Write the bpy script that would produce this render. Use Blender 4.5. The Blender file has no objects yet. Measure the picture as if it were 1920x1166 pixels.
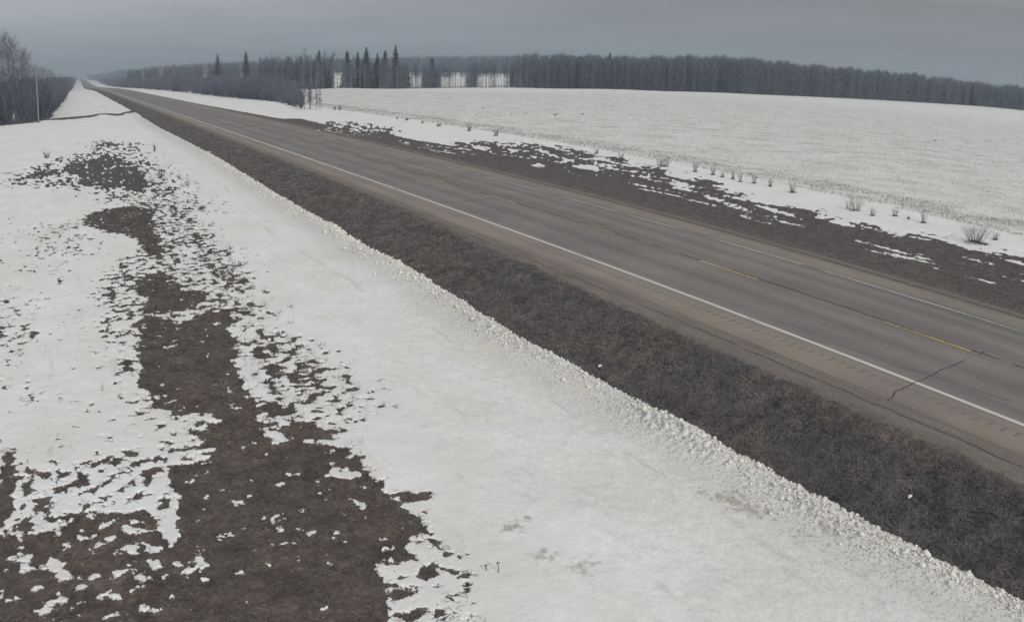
import bpy, math, random
import numpy as np
R = math.radians
scene = bpy.context.scene
# ---------------------------------------------------------------- camera (a real wide lens with barrel distortion)
LENS = [2.3450491365379975e-05, 0.03182939234647285, 5.8515248116516785e-09, 1.8790993074559083e-06, -1.3032011322161585e-07]
YAW, PITCH, ROLL = 0.49090099274739496, 0.2720555748383847, 0.019544065437660785
cam = bpy.data.cameras.new('camera')
cam.type = 'PANO'
cam.panorama_type = 'FISHEYE_LENS_POLYNOMIAL'
cam.fisheye_polynomial_k0 = -LENS[0]; cam.fisheye_polynomial_k1 = -LENS[1]; cam.fisheye_polynomial_k2 = -LENS[2]
cam.fisheye_polynomial_k3 = -LENS[3]; cam.fisheye_polynomial_k4 = -LENS[4]
cam.fisheye_fov = R(180)
cam.sensor_fit = 'HORIZONTAL'
cam.sensor_width = 36; cam.sensor_height = 36*621/1024
cam.clip_start = .1; cam.clip_end = 20000
camo = bpy.data.objects.new('camera', cam); scene.collection.objects.link(camo)
from mathutils import Vector, Matrix
_F = Vector((math.sin(YAW)*math.cos(PITCH), math.cos(YAW)*math.cos(PITCH), -math.sin(PITCH)))
_R = Vector((math.cos(YAW), -math.sin(YAW), 0)); _U = _R.cross(_F)
_R2 = _R*math.cos(ROLL)+_U*math.sin(ROLL); _U2 = -_R*math.sin(ROLL)+_U*math.cos(ROLL)
camo.matrix_world = Matrix(((_R2.x, _U2.x, -_F.x, 0), (_R2.y, _U2.y, -_F.y, 0), (_R2.z, _U2.z, -_F.z, 6.99), (0, 0, 0, 1)))
scene.camera = camo
scene.view_settings.view_transform = 'Standard'; scene.view_settings.look = 'None'
scene.view_settings.gamma = 1; scene.view_settings.exposure = 0.13
# ---------------------------------------------------------------- world: hazy overcast morning
SUN_EL = 31
world = bpy.data.worlds.new('World'); scene.world = world; world.use_nodes = True
nt = world.node_tree; nt.nodes.clear()
def W(t, **k):
    n = nt.nodes.new(t)
    for a, b in k.items(): setattr(n, a, b)
    return n
sky = W('ShaderNodeTexSky', sky_type='NISHITA', sun_disc=False, sun_elevation=R(SUN_EL), sun_rotation=R(183))
sky.air_density = 1.5; sky.dust_density = 4
geo = W('ShaderNodeTexCoord'); sep = W('ShaderNodeSeparateXYZ'); nt.links.new(geo.outputs['Generated'], sep.inputs[0])
mp = W('ShaderNodeMapping'); mp.inputs['Scale'].default_value = (1, 1, 9); mp.inputs['Rotation'].default_value = (R(2), R(4), 0)
nt.links.new(geo.outputs['Generated'], mp.inputs[0])
ns = W('ShaderNodeTexNoise'); ns.inputs['Scale'].default_value = 2.3; ns.inputs['Detail'].default_value = 5; ns.inputs['Roughness'].default_value = .5
nt.links.new(mp.outputs[0], ns.inputs['Vector'])
el = W('ShaderNodeValToRGB'); cr = el.color_ramp
cr.elements[0].position = 0.0; cr.elements[0].color = (.33, .385, .425, 1)
cr.elements[1].position = 1.0; cr.elements[1].color = (.46, .48, .52, 1)
e = cr.elements.new(.045); e.color = (.325, .365, .40, 1)
e = cr.elements.new(.12); e.color = (.375, .372, .385, 1)
e = cr.elements.new(.4); e.color = (.42, .43, .46, 1)
nt.links.new(sep.outputs['Z'], el.inputs[0])
mr = W('ShaderNodeMapRange'); mr.inputs['From Min'].default_value = .3; mr.inputs['From Max'].default_value = .7
mr.inputs['To Min'].default_value = .82; mr.inputs['To Max'].default_value = 1.18
nt.links.new(ns.outputs['Fac'], mr.inputs[0])
mx = W('ShaderNodeMapRange'); mx.inputs['From Min'].default_value = .0; mx.inputs['From Max'].default_value = .9   # sky brightness falls off towards the right
mx.inputs['To Min'].default_value = 1.12; mx.inputs['To Max'].default_value = .70
nt.links.new(sep.outputs['X'], mx.inputs[0])
mm = W('ShaderNodeMath', operation='MULTIPLY'); nt.links.new(mr.outputs[0], mm.inputs[0]); nt.links.new(mx.outputs[0], mm.inputs[1])
bg1 = W('ShaderNodeBackground'); nt.links.new(sky.outputs[0], bg1.inputs[0]); bg1.inputs[1].default_value = .06
bg2 = W('ShaderNodeBackground'); nt.links.new(el.outputs[0], bg2.inputs[0]); nt.links.new(mm.outputs[0], bg2.inputs[1])
mxs = W('ShaderNodeMixShader'); mxs.inputs[0].default_value = .88
nt.links.new(bg1.outputs[0], mxs.inputs[1]); nt.links.new(bg2.outputs[0], mxs.inputs[2])
wo = W('ShaderNodeOutputWorld'); nt.links.new(mxs.outputs[0], wo.inputs[0])
sl = bpy.data.lights.new('sun', 'SUN'); sl.energy = 1.9; sl.angle = R(6); sl.color = (1, .94, .85)
so = bpy.data.objects.new('sun', sl); scene.collection.objects.link(so); so.rotation_euler = (R(90-SUN_EL), 0, R(3)); so.location = (0, -20, 40)
# ---------------------------------------------------------------- numeric helpers and terrain

CAM_Z=6.99
# ---------- gradient noise ----------
_rs=np.random.RandomState(7)
_perm=_rs.permutation(4096).astype(np.int64); _ga=_rs.rand(4096)*2*np.pi; _gx=np.cos(_ga); _gy=np.sin(_ga)
def perlin(x,y,seed=0):
    x=np.asarray(x,float)+seed*17.37; y=np.asarray(y,float)-seed*9.11
    xi=np.floor(x).astype(np.int64); yi=np.floor(y).astype(np.int64); xf=x-xi; yf=y-yi
    u=xf*xf*xf*(xf*(xf*6-15)+10); v=yf*yf*yf*(yf*(yf*6-15)+10)
    def g(ix,iy,fx,fy):
        h=_perm[(_perm[ix&4095]+iy)&4095]; return _gx[h]*fx+_gy[h]*fy
    a=g(xi,yi,xf,yf); b=g(xi+1,yi,xf-1,yf); c=g(xi,yi+1,xf,yf-1); d=g(xi+1,yi+1,xf-1,yf-1)
    return (a+(b-a)*u)*(1-v)+(c+(d-c)*u)*v
def fbm(x,y,octv=4,seed=0,gain=.5):
    s=0.;a=1.;t=0.
    for o in range(octv):
        s=s+a*perlin(x*2**o,y*2**o,seed+o*3); t+=a; a*=gain
    return s/t*1.6
def sstep(a,b,x):
    t=np.clip((x-a)/(b-a),0,1); return t*t*(3-2*t)
# ---------- terrain ----------
PY=[-200,0,450,600,760,1100,1560,2500,3900,4300,9000]
PZ=[0,0,0,-.8,-2.3,-4.4,-4.4,0,3.4,3.8,-30]
def zprof(Y): return np.interp(Y,PY,PZ)
def road_dx(Y): return np.interp(Y,[0,900,1560,3900,9000],[0,0,6,19,50])
AZ=[-60,-15,0,5,10,15,20,29,36,43,50,60,100]
DD=[0,100,200,300,450,700,1000,1600,3000,6000]
_k=[-1.5,-1.5,-2.5,-3.8,-4.2,-4.2,-4.,-3.,-1.5,-.3,.2,.6,1.]
GT=[]
for az,k in zip(AZ,_k):
    far=np.array([-1.5,1,4,8,-20]) if az<33 else np.array([k+4,k+7,12,20,0])
    near=-.85+np.array([0,0,.18,.5,1.])*(k+.85)
    GT.append(np.concatenate([near,far]))
GT=np.array(GT)
def G(X,Y):
    az=np.degrees(np.arctan2(X,Y)); d=np.hypot(X,Y)
    az=np.clip(az,AZ[0],AZ[-1]); i=np.clip(np.searchsorted(AZ,az,side='right')-1,0,len(AZ)-2)
    A=np.array(AZ,float); t=(az-A[i])/(A[i+1]-A[i]); t=t*t*(3-2*t)
    D=np.array(DD,float); dc=np.clip(d,0,D[-1]); j=np.clip(np.searchsorted(D,dc,side='right')-1,0,len(D)-2)
    s=(dc-D[j])/(D[j+1]-D[j])
    return (GT[i,j]*(1-s)+GT[i,j+1]*s)*(1-t)+(GT[i+1,j]*(1-s)+GT[i+1,j+1]*s)*t
XC=[-60,-20,2,7,9.3,11.2,11.9,12.35,14.0,15.0,15.8,21.57,26.9,27.6,30,34,37.5,41,47,60]
ZC=[0,0,0,0,-.12,-.05,.1,.12,.55,.78,.83,.88,.80,.76,.35,-.25,-.35,-.1,.1,0]
def ground_z(X,Y):
    X=np.asarray(X,float);Y=np.asarray(Y,float)
    Xr=X-road_dx(Y)
    w=sstep(60,140,np.abs(Xr-20))*sstep(120,300,Y)   # general terrain away from the road
    cs=np.interp(Xr,XC,ZC)-.85
    # no side ditch where the approach road joins
    a=approach(X,Y); 
    cs=np.where(Xr<14.5,cs+a*np.interp(Xr,[-20,6,14.5],[.10,.45,0])*sstep(-30,-10,Xr),cs)
    return (cs+zprof(Y))*(1-w)+w*G(X,Y)
def approach_c(X): return 183.+ (X-5.7)*1.15*sstep(2,14,X)+np.minimum(X-5.7,0)*.45
def approach(X,Y): 
    d=np.abs(Y-approach_c(X)); return 1-sstep(2.2,4.5,d)
SOLID=[[[-1.49,79.89],[-0.56,87.82],[2.03,88.44],[2.58,94.28],[4.51,86.29],[5.52,78.03],[5.29,66.59],[4.38,59.32],[3.23,63.98],[0.23,66.76],[0.1,74.25]],[[2.21,106.02],[3.87,108.73],[5.83,104.11],[3.61,102.15]],[[-5.19,73.64],[-3.8,79.51],[-1.52,81.81],[-1.37,77.09],[-3.63,75.14]],[[0.19,50.93],[0.86,53.41],[1.69,54.23],[3.18,54.69],[4.74,52.14],[4.21,49.93],[3.75,46.46],[3.91,43.89],[3.82,41.71],[3.51,39.2],[2.79,38.7],[2.61,40.3],[2.78,43.73],[2.37,44.74],[1.34,45.79],[0.82,46.91],[0.31,49.33]],[[2.0,34.46],[2.49,35.21],[3.11,35.41],[3.56,34.2],[3.58,31.9],[4.32,31.56],[4.18,30.0],[3.32,29.25],[2.4,29.16],[1.87,29.39],[1.9,31.43],[1.8,33.17]],[[1.41,28.56],[2.2,29.04],[3.1,27.63],[3.57,28.43],[4.66,28.44],[4.62,27.29],[4.3,26.47],[4.28,24.99],[3.98,24.3],[3.91,23.55],[3.79,22.17],[3.71,20.92],[3.84,20.26],[3.56,19.26],[3.53,18.41],[3.65,17.35],[4.17,17.51],[4.49,16.92],[4.89,16.67],[5.13,15.98],[4.99,15.31],[5.06,14.76],[4.96,14.19],[5.08,13.78],[5.15,12.87],[5.14,12.56],[4.8,12.51],[4.6,12.2],[4.65,11.77],[4.25,11.8],[3.95,11.93],[3.89,11.51],[3.42,9.92],[0.51,11.03],[-3.73,12.31],[-4.25,15.88],[-2.19,15.25],[-2.1,15.54],[-1.59,15.07],[-1.13,14.96],[-0.7,15.5],[-0.34,15.25],[-0.03,15.52],[0.31,15.18],[0.64,15.51],[0.74,14.54],[0.84,13.67],[0.99,14.21],[1.14,15.22],[1.2,16.28],[1.19,17.06],[1.51,17.08],[2.1,16.91],[2.33,17.57],[2.07,17.88],[2.31,18.89],[2.67,19.09],[2.57,19.65],[1.87,19.67],[1.3,20.69],[1.05,22.39],[1.33,23.64],[1.2,25.46],[1.53,27.04]],[[-4.21,15.66],[-4.72,18.93],[-2.31,17.98],[-2.19,19.08],[-2.02,18.9],[-1.91,17.69],[-1.97,16.05],[-2.11,15.23]],[[-1.83,17.32],[-1.73,18.8],[-1.62,17.91],[-1.25,17.68],[-1.22,18.19],[-1.17,17.23],[-1.61,17.25],[-1.65,15.94],[-1.53,15.05],[-1.83,15.14]],[[5.28,14.17],[5.45,14.26],[5.69,13.96],[5.66,13.69],[5.49,13.7],[5.26,13.92]],[[-0.85,16.81],[-0.6,17.56],[-0.39,16.71],[-0.63,16.64]],[[0.03,17.62],[0.15,17.85],[0.28,17.25],[0.18,17.08]],[[0.63,17.13],[0.79,17.13],[0.85,16.27],[0.76,16.06],[0.65,16.47]],[[4.56,11.62],[4.71,11.59],[4.76,11.3],[4.52,11.14],[4.4,11.29]],[[4.9,11.42],[5.08,11.35],[5.04,11.16],[4.88,11.23]],[[3.87,18.27],[4.52,18.35],[4.77,17.91],[4.81,17.19],[4.45,17.21],[3.94,17.54]],[[4.48,24.09],[4.97,24.15],[4.85,23.26],[4.43,23.24]],[[4.35,22.4],[4.93,22.63],[4.7,21.57],[4.35,21.72]],[[4.92,21.7],[5.27,21.65],[5.12,20.96],[4.77,20.81]],[[3.82,20.27],[4.25,19.82],[4.53,18.86],[4.1,18.69],[3.71,19.2]]]
ZONE=[[-0.07,1.0,[[5.26,57.39],[5.75,50.05],[5.82,41.37],[5.98,34.55],[5.65,29.72],[5.26,25.44],[5.85,23.24],[5.82,19.63],[5.33,17.67],[4.53,17.06],[3.66,17.41],[3.7,19.75],[3.82,23.1],[4.46,27.36],[4.06,30.45],[3.56,34.2],[3.27,38.7],[3.96,47.22]]],[-0.06,0.8,[[2.24,39.22],[5.59,37.54],[5.12,29.96],[4.62,27.29],[1.46,28.68],[0.6,31.23],[0.89,35.48]]],[-0.17,0.6,[[1.01,31.83],[1.72,29.25],[1.2,23.22],[1.43,20.27],[1.22,20.17],[0.69,21.7],[0.59,24.42],[0.41,29.13]]],[-0.06,3.0,[[-5.21,72.55],[-1.64,92.34],[2.26,96.66],[2.7,112.75],[6.57,106.0],[6.22,73.81],[6.23,56.78],[5.46,50.22],[4.6,50.73],[3.79,56.25],[1.37,65.29],[-0.56,67.32]]],[-0.1,0.4,[[-5.15,21.58],[-2.39,19.63],[-0.95,17.15],[-0.24,17.99],[0.49,18.31],[1.14,17.78],[1.11,14.37],[0.87,12.76],[-2.13,13.72],[-3.96,13.91]]],[-0.05,0.3,[[-1.62,17.91],[-1.05,17.72],[-1.06,15.75],[-1.59,15.7]]],[-0.2,0.5,[[4.99,16.27],[5.08,13.45],[5.3,12.49],[5.2,11.19],[4.6,9.38],[3.21,10.01],[4.62,12.79]]],[-0.31,1.5,[[-4.88,56.59],[-2.99,51.29],[-0.28,49.67],[0.16,41.59],[-1.03,32.77],[-1.85,27.57],[-1.95,21.16],[-5.15,21.58],[-12.33,61.46]]],[-0.37,2.0,[[-1.85,27.57],[-0.05,32.32],[1.48,31.62],[1.73,23.01],[0.89,17.59],[-1.63,18.47]]],[-0.18,2.0,[[-1.92,50.65],[0.29,48.43],[0.26,40.88],[-1.82,41.33]]],[-0.19,1.0,[[-3.26,33.8],[-1.83,33.14],[-1.79,25.37],[-2.74,25.74]]],[-0.15,0.5,[[1.43,20.27],[2.91,19.7],[2.22,16.02],[0.98,16.48]]],[-0.2,2.0,[[-1.94,210.54],[8.12,217.98],[9.39,233.3],[7.98,252.44],[8.45,210.68],[1.62,201.19]]]]
RBND=[[36.29,142.7],[35.28,120.58],[35.58,107.27],[38.27,106.8],[36.54,94.78],[37.86,83.06],[37.68,77.69],[38.63,68.82],[39.17,66.02],[38.66,58.53],[39.08,54.76],[38.99,50.0],[38.37,46.22],[37.29,39.69],[37.55,38.07],[39.23,34.37],[39.09,32.59],[39.69,29.19],[39.38,26.8],[40.35,24.39],[40.28,21.78]]
RZONE=[[-0.2,1.2,[[38.18,130.47],[39.9,115.65],[39.14,104.31],[36.56,102.03],[34.24,107.48],[33.56,119.97]]],[-0.1,1.2,[[39.25,86.12],[42.61,82.8],[44.86,75.69],[44.34,69.01],[43.69,61.29],[42.87,53.04],[41.54,47.72],[39.69,41.31],[40.14,35.2],[39.2,32.68],[36.92,37.41],[37.62,45.3],[37.77,57.18],[37.8,67.34],[36.18,74.59]]],[0.0,1.2,[[39.75,33.16],[40.73,27.77],[40.71,22.99],[39.27,22.11],[38.87,28.56]]]]
RISL=[[0.12,0.5,[[36.29,30.55],[38.15,30.22],[37.89,27.8],[36.36,26.02],[34.75,25.74],[34.91,28.26]]],[0.1,0.5,[[37.69,27.65],[38.69,26.3],[39.4,25.43],[38.77,23.05],[39.31,20.91],[37.57,19.9],[35.53,21.0],[35.36,22.68],[35.19,24.44]]],[0.13,0.5,[[37.83,52.64],[39.54,50.73],[38.49,46.38],[38.21,43.01],[36.72,41.81],[35.85,44.78],[36.49,49.79]]],[0.14,0.8,[[34.54,118.08],[37.85,109.71],[35.9,100.19],[28.27,88.74],[27.21,97.32]]],[0.14,0.8,[[34.7,93.3],[38.44,84.34],[36.18,74.59],[31.52,73.75],[31.95,82.86]]],[0.14,0.5,[[36.97,40.33],[38.17,35.97],[38.15,33.39],[36.13,34.84],[35.04,37.25]]],[0.13,0.5,[[38.13,67.92],[37.86,58.85],[38.23,53.55],[37.1,55.42],[36.06,64.22]]]]
LISL=[[[-1.26,14.08],[-1.1,13.94],[-0.94,13.85],[-0.94,13.35],[-1.18,13.34],[-1.29,13.64]],[[1.2,13.26],[1.29,13.14],[1.39,12.92],[1.17,12.69],[1.12,12.91]],[[0.35,14.11],[0.56,14.0],[0.61,13.64],[0.44,13.62]],[[1.23,13.63],[1.42,13.62],[1.43,13.42]],[[4.3,14.35],[4.44,14.22],[4.55,14.01],[4.31,13.38],[4.32,13.77]],[[4.17,15.39],[4.65,15.58],[4.89,15.22],[4.5,15.12]],[[4.41,15.95],[4.57,15.67],[4.43,15.33],[4.3,15.46]],[[3.46,15.8],[3.68,15.71],[3.48,15.58]],[[-0.78,14.74],[-0.6,14.55],[-0.73,14.35]],[[-1.61,17.25],[-1.52,17.22],[-1.55,15.91],[-2.06,15.17],[-1.7,16.3]],[[-2.13,13.9],[-1.95,14.02],[-1.99,13.72]],[[-0.03,13.59],[0.27,13.64],[0.21,13.42]],[[2.07,15.23],[2.38,14.99],[2.2,14.83]],[[0.4,13.27],[0.6,13.47],[0.66,13.18],[0.45,12.99]],[[1.15,12.57],[1.38,12.61],[1.29,12.35]],[[-0.32,16.44],[-0.1,16.48],[-0.24,16.05]]]
DIRTY=[[[10.54,11.83],[11.14,11.39],[11.15,10.4],[10.99,10.07],[10.66,10.54],[10.51,11.46]],[[11.05,9.63],[11.24,9.41],[10.98,9.22],[10.84,9.39]],[[11.56,9.74],[11.72,9.2],[11.56,8.91],[11.39,9.21]],[[6.52,12.24],[6.91,12.26],[6.64,11.96],[6.36,12.04]],[[6.45,11.14],[6.78,11.18],[6.6,10.88],[6.39,10.94]],[[6.68,10.49],[7.16,10.6],[7.06,10.36],[6.74,10.34]]]
SEDGE=[[12.43,153.98],[12.31,129.34],[12.52,100.54],[12.58,86.62],[12.52,75.37],[12.4,67.28],[12.25,58.71],[12.12,51.94],[12.17,48.22],[12.19,43.87],[12.26,41.25],[12.07,38.07],[12.05,35.08],[12.26,32.43],[12.19,30.83],[12.19,29.5],[12.02,27.62],[12.09,26.01],[11.89,24.38],[11.91,22.94],[11.85,21.64],[11.91,20.65],[12.02,19.39],[11.97,18.23],[11.98,17.01],[12.0,15.9],[12.1,14.97],[12.21,14.11],[12.05,12.82],[12.15,11.9],[12.12,10.91],[12.19,9.79],[12.2,9.1],[12.19,8.43],[12.24,7.71],[12.28,7.02],[12.31,6.58],[12.35,5.73],[12.38,5.13]]
SHRUBS=[[42.6,26.6,0.94,1.81],[44.65,26.56,0.45,0.5],[44.74,31.79,0.71,0.59],[44.83,33.02,0.2,0.2],[44.73,34.0,0.46,0.54],[43.42,34.75,0.46,0.47],[43.84,36.52,0.85,1.16],[45.24,43.57,0.67,0.75],[45.64,46.27,0.54,0.43],[45.61,47.95,0.55,0.48],[45.17,48.99,0.6,0.44],[45.58,50.31,0.57,0.37],[45.58,51.54,0.41,0.41],[45.66,52.78,0.5,0.5],[45.56,54.83,0.68,0.51],[45.28,58.55,0.8,1.33],[45.2,64.74,0.52,0.61],[45.31,68.89,0.45,0.54],[45.65,90.03,0.73,0.72],[45.9,97.66,0.78,0.71],[45.89,106.92,0.35,0.83],[46.32,113.68,0.29,0.44],[46.56,120.16,0.39,0.69],[46.69,124.44,0.32,0.4],[46.97,154.67,0.77,0.68],[46.85,157.3,0.59,0.49]]
WEEDS=[[5.41,33.31,0.54,0.86],[8.1,91.9,0.76,0.44],[6.42,68.35,0.73,0.82],[7.7,62.27,0.41,0.49],[-2.85,93.29,0.64,1.01],[5.71,24.24,0.29,0.34],[5.48,21.59,0.35,0.19],[5.41,20.33,0.31,0.21],[5.06,23.3,0.37,0.44],[4.69,19.45,0.19,0.25]]
CRACKS={"center":[[21.61,77.35],[21.8,71.4],[21.56,65.02],[21.61,60.31],[21.44,55.61],[21.51,52.03],[21.38,48.4],[21.28,45.19],[21.28,42.49],[21.37,40.22],[21.39,37.45],[21.33,35.33],[21.44,33.9],[21.48,31.1],[21.44,29.47],[21.56,27.68],[21.43,25.91],[21.52,25.07],[21.46,23.76],[21.5,21.8],[21.64,20.61],[21.55,20.02],[21.49,18.49],[21.28,17.15],[21.52,16.26],[21.39,14.91],[21.3,13.87],[21.52,13.04],[21.52,12.61],[21.52,11.99],[21.52,11.04]],"cross":[[16.3,11.88],[16.89,12.15],[17.41,12.23],[17.73,12.27],[18.29,12.39],[19.12,12.48],[19.85,12.56],[20.69,12.7],[21.32,12.66],[22.03,12.91],[22.86,13.38],[23.88,13.84],[25.21,14.17]],"thin":[[17.95,16.49],[18.35,15.62],[18.46,14.93],[18.45,13.77],[18.53,13.1],[18.83,12.27],[18.84,11.1],[18.99,10.09]],"shoulder":[[15.47,44.9],[15.35,37.13],[15.4,31.65],[15.27,27.01],[15.17,23.32],[15.04,20.2],[14.93,17.58],[14.91,15.4],[14.84,13.42],[14.93,11.81],[15.01,10.33],[15.04,8.93],[15.11,7.42]],"small":[[17.84,41.87],[19.03,41.69],[20.22,41.94],[21.28,41.86]]}
# ---------------------------------------------------------------- scene helpers
rng = np.random.RandomState(11); random.seed(5)
COL = scene.collection
def tag(o, label=None, cat=None, group=None, kind=None):
    if label: o['label'] = label
    if cat: o['category'] = cat
    if group: o['group'] = group
    if kind: o['kind'] = kind
    return o
def mesh(name, V, F, mat=None, attrs=None, smooth=False, n=4, mats=None, midx=None):
    V = np.asarray(V, np.float32); F = np.asarray(F, np.int32)
    m = bpy.data.meshes.new(name)
    m.vertices.add(len(V)); m.vertices.foreach_set('co', V.ravel())
    m.loops.add(F.size); m.loops.foreach_set('vertex_index', F.ravel())
    m.polygons.add(len(F)); m.polygons.foreach_set('loop_start', np.arange(0, F.size, n, dtype=np.int32))
    try: m.polygons.foreach_set('loop_total', np.full(len(F), n, np.int32))
    except Exception: pass
    if smooth: m.polygons.foreach_set('use_smooth', np.ones(len(F), bool))
    if attrs:
        for k, a in attrs.items():
            at = m.attributes.new(k, 'FLOAT', 'POINT'); at.data.foreach_set('value', np.asarray(a, np.float32))
    if mat: m.materials.append(mat)
    if mats:
        for q in mats: m.materials.append(q)
    if midx is not None: m.polygons.foreach_set('material_index', np.asarray(midx, np.int32))
    m.update(calc_edges=True); m.validate()
    return m
def link(name, me, parent=None, loc=None):
    o = bpy.data.objects.new(name, me); COL.objects.link(o)
    if parent: o.parent = parent
    if loc is not None: o.location = loc
    return o
class MB:                      # collects quads
    def __init__(s): s.V = []; s.F = []; s.n = 0
    def add(s, V, F):
        V = np.asarray(V, float).reshape(-1, 3); F = np.asarray(F, int).reshape(-1, 4)
        s.V.append(V); s.F.append(F+s.n); s.n += len(V)
    def tube(s, pts, rad, k=6):
        pts = np.asarray(pts, float); n = len(pts); rad = np.asarray(rad, float)*np.ones(n)
        a = np.arange(k)*2*np.pi/k; V = []
        for i in range(n):
            t = pts[min(i+1, n-1)]-pts[max(i-1, 0)]; t = t/(np.linalg.norm(t)+1e-9)
            u = np.cross(t, [0, 0, 1] if abs(t[2]) < .9 else [1, 0, 0]); u /= np.linalg.norm(u); v = np.cross(t, u)
            V.append(pts[i]+rad[i]*(np.cos(a)[:, None]*u+np.sin(a)[:, None]*v))
        F = [[i*k+j, i*k+(j+1) % k, (i+1)*k+(j+1) % k, (i+1)*k+j] for i in range(n-1) for j in range(k)]
        s.add(np.concatenate(V), F)
        c = (n-1)*k
        s.add(V[-1][[0, 1, 2, 3]] if k >= 4 else V[-1][[0, 1, 2, 2]], [[0, 1, 2, 3]]) if rad[-1] > .01 and k == 4 else None
    def box(s, c, sz):
        c = np.array(c, float); h = np.array(sz, float)/2
        V = [c+h*np.array([x, y, z]) for x in (-1, 1) for y in (-1, 1) for z in (-1, 1)]
        s.add(V, [[0, 1, 3, 2], [4, 6, 7, 5], [0, 4, 5, 1], [2, 3, 7, 6], [0, 2, 6, 4], [1, 5, 7, 3]])
    def strips(s, P, Q, w0, w1=None, rs=None):       # thin blades from P to Q
        P = np.asarray(P, float); Q = np.asarray(Q, float); rs = rs or rng
        w0 = np.asarray(w0, float)*np.ones(len(P)); w1 = w0*.4 if w1 is None else w1*np.ones(len(P))
        t = Q-P; r = rs.normal(size=P.shape); u = np.cross(t, r); u /= (np.linalg.norm(u, axis=1)[:, None]+1e-9)
        V = np.stack([P-u*w0[:, None]/2, P+u*w0[:, None]/2, Q+u*w1[:, None]/2, Q-u*w1[:, None]/2], 1).reshape(-1, 3)
        s.add(V, np.arange(len(P)*4).reshape(-1, 4))
    def arrays(s): return np.concatenate(s.V), np.concatenate(s.F)
    def build(s, name, mat, parent=None, smooth=False):
        V, F = s.arrays(); return link(name, mesh(name, V, F, mat, smooth=smooth), parent)
# ---------------------------------------------------------------- materials
def newmat(name, rough=.9, spec=.2):
    m = bpy.data.materials.new(name); m.use_nodes = True; t = m.node_tree; b = t.nodes['Principled BSDF']
    b.inputs['Roughness'].default_value = rough; b.inputs['Specular IOR Level'].default_value = spec
    return m, t, b
def N(t, typ, **k):
    n = t.nodes.new(typ)
    for a, b in k.items():
        if a in n.inputs: n.inputs[a].default_value = b
        else: setattr(n, a, b)
    return n
def noise(t, scale, detail=4, rough=.55, vec=None, stretch=None):
    n = N(t, 'ShaderNodeTexNoise'); n.inputs['Scale'].default_value = scale; n.inputs['Detail'].default_value = detail; n.inputs['Roughness'].default_value = rough
    if vec is None:
        g = N(t, 'ShaderNodeNewGeometry'); vec = g.outputs['Position']
    if stretch:
        mp = N(t, 'ShaderNodeMapping'); mp.inputs['Scale'].default_value = stretch; t.links.new(vec, mp.inputs[0]); vec = mp.outputs[0]
    t.links.new(vec, n.inputs['Vector']); return n.outputs['Fac']
def ramp(t, fac, stops):
    r = N(t, 'ShaderNodeValToRGB'); c = r.color_ramp
    c.elements[0].position, c.elements[0].color = stops[0][0], (*stops[0][1], 1)
    c.elements[1].position, c.elements[1].color = stops[-1][0], (*stops[-1][1], 1)
    for p, col in stops[1:-1]: e = c.elements.new(p); e.color = (*col, 1)
    t.links.new(fac, r.inputs[0]); return r.outputs[0]
def attr(t, name): a = N(t, 'ShaderNodeAttribute'); a.attribute_name = name; return a.outputs['Fac']
def math_(t, op, a, b, clamp=False):
    n = N(t, 'ShaderNodeMath', operation=op); n.use_clamp = clamp
    for i, v in enumerate((a, b)):
        if isinstance(v, (int, float)): n.inputs[i].default_value = v
        else: t.links.new(v, n.inputs[i])
    return n.outputs[0]
def mix(t, fac, a, b):
    n = N(t, 'ShaderNodeMix', data_type='RGBA')
    for i, v in ((0, fac), (6, a), (7, b)):
        if isinstance(v, (int, float)): n.inputs[i].default_value = v
        elif isinstance(v, tuple): n.inputs[i].default_value = (*v, 1)
        else: t.links.new(v, n.inputs[i])
    return n.outputs[2]
def rng_map(t, v, a, b, c=0, d=1):
    n = N(t, 'ShaderNodeMapRange'); t.links.new(v, n.inputs[0])
    for i, x in enumerate((a, b, c, d)): n.inputs[i+1].default_value = x
    return n.outputs[0]
def bump(t, b, h, strength=.5, dist=.05):
    n = N(t, 'ShaderNodeBump'); n.inputs['Strength'].default_value = strength; n.inputs['Distance'].default_value = dist
    t.links.new(h, n.inputs['Height']); t.links.new(n.outputs[0], b.inputs['Normal'])
def flat(name, c1, c2=None, scale=3., rough=.9):
    m, t, b = newmat(name, rough); c2 = c2 or tuple(x*.7 for x in c1)
    t.links.new(ramp(t, noise(t, scale), [(.3, c1), (.7, c2)]), b.inputs['Base Color']); return m
# ground
GM, t, b = newmat('snow_and_grass', .85, .15)
snowf = attr(t, 'snow'); grav = attr(t, 'gravel'); dirt = attr(t, 'dirt'); stub = attr(t, 'stub'); crm = attr(t, 'crumb'); brn = attr(t, 'brown')
nf = noise(t, 9., 5, .65); nff = noise(t, 38., 3, .6); nl = noise(t, .35, 4, .5); nm = noise(t, 2.2, 4, .6)
edge = math_(t, 'ADD', snowf, rng_map(t, nf, .3, .7, -.07, .07))
sfac = rng_map(t, edge, .02, -.02)          # 1 = snow
gnd = N(t, 'ShaderNodeTexNoise'); gnd.inputs['Scale'].default_value = 2.4; gnd.inputs['Detail'].default_value = 6; gnd.inputs['Roughness'].default_value = .7; gnd.inputs['Distortion'].default_value = 2.5
gp = N(t, 'ShaderNodeNewGeometry'); t.links.new(gp.outputs['Position'], gnd.inputs['Vector'])
gra = mix(t, .5, ramp(t, nf, [(.28, (.045, .043, .045)), (.5, (.115, .110, .113)), (.72, (.20, .188, .178))]), ramp(t, gnd.outputs['Fac'], [(.32, (.040, .040, .045)), (.5, (.112, .108, .110)), (.66, (.22, .20, .18))]))
gra = mix(t, rng_map(t, nl, .35, .65), gra, mix(t, .6, gra, (.092, .095, .112)))
gra = mix(t, rng_map(t, nm, .55, .75, 0, .5), gra, (.070, .070, .080))
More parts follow.
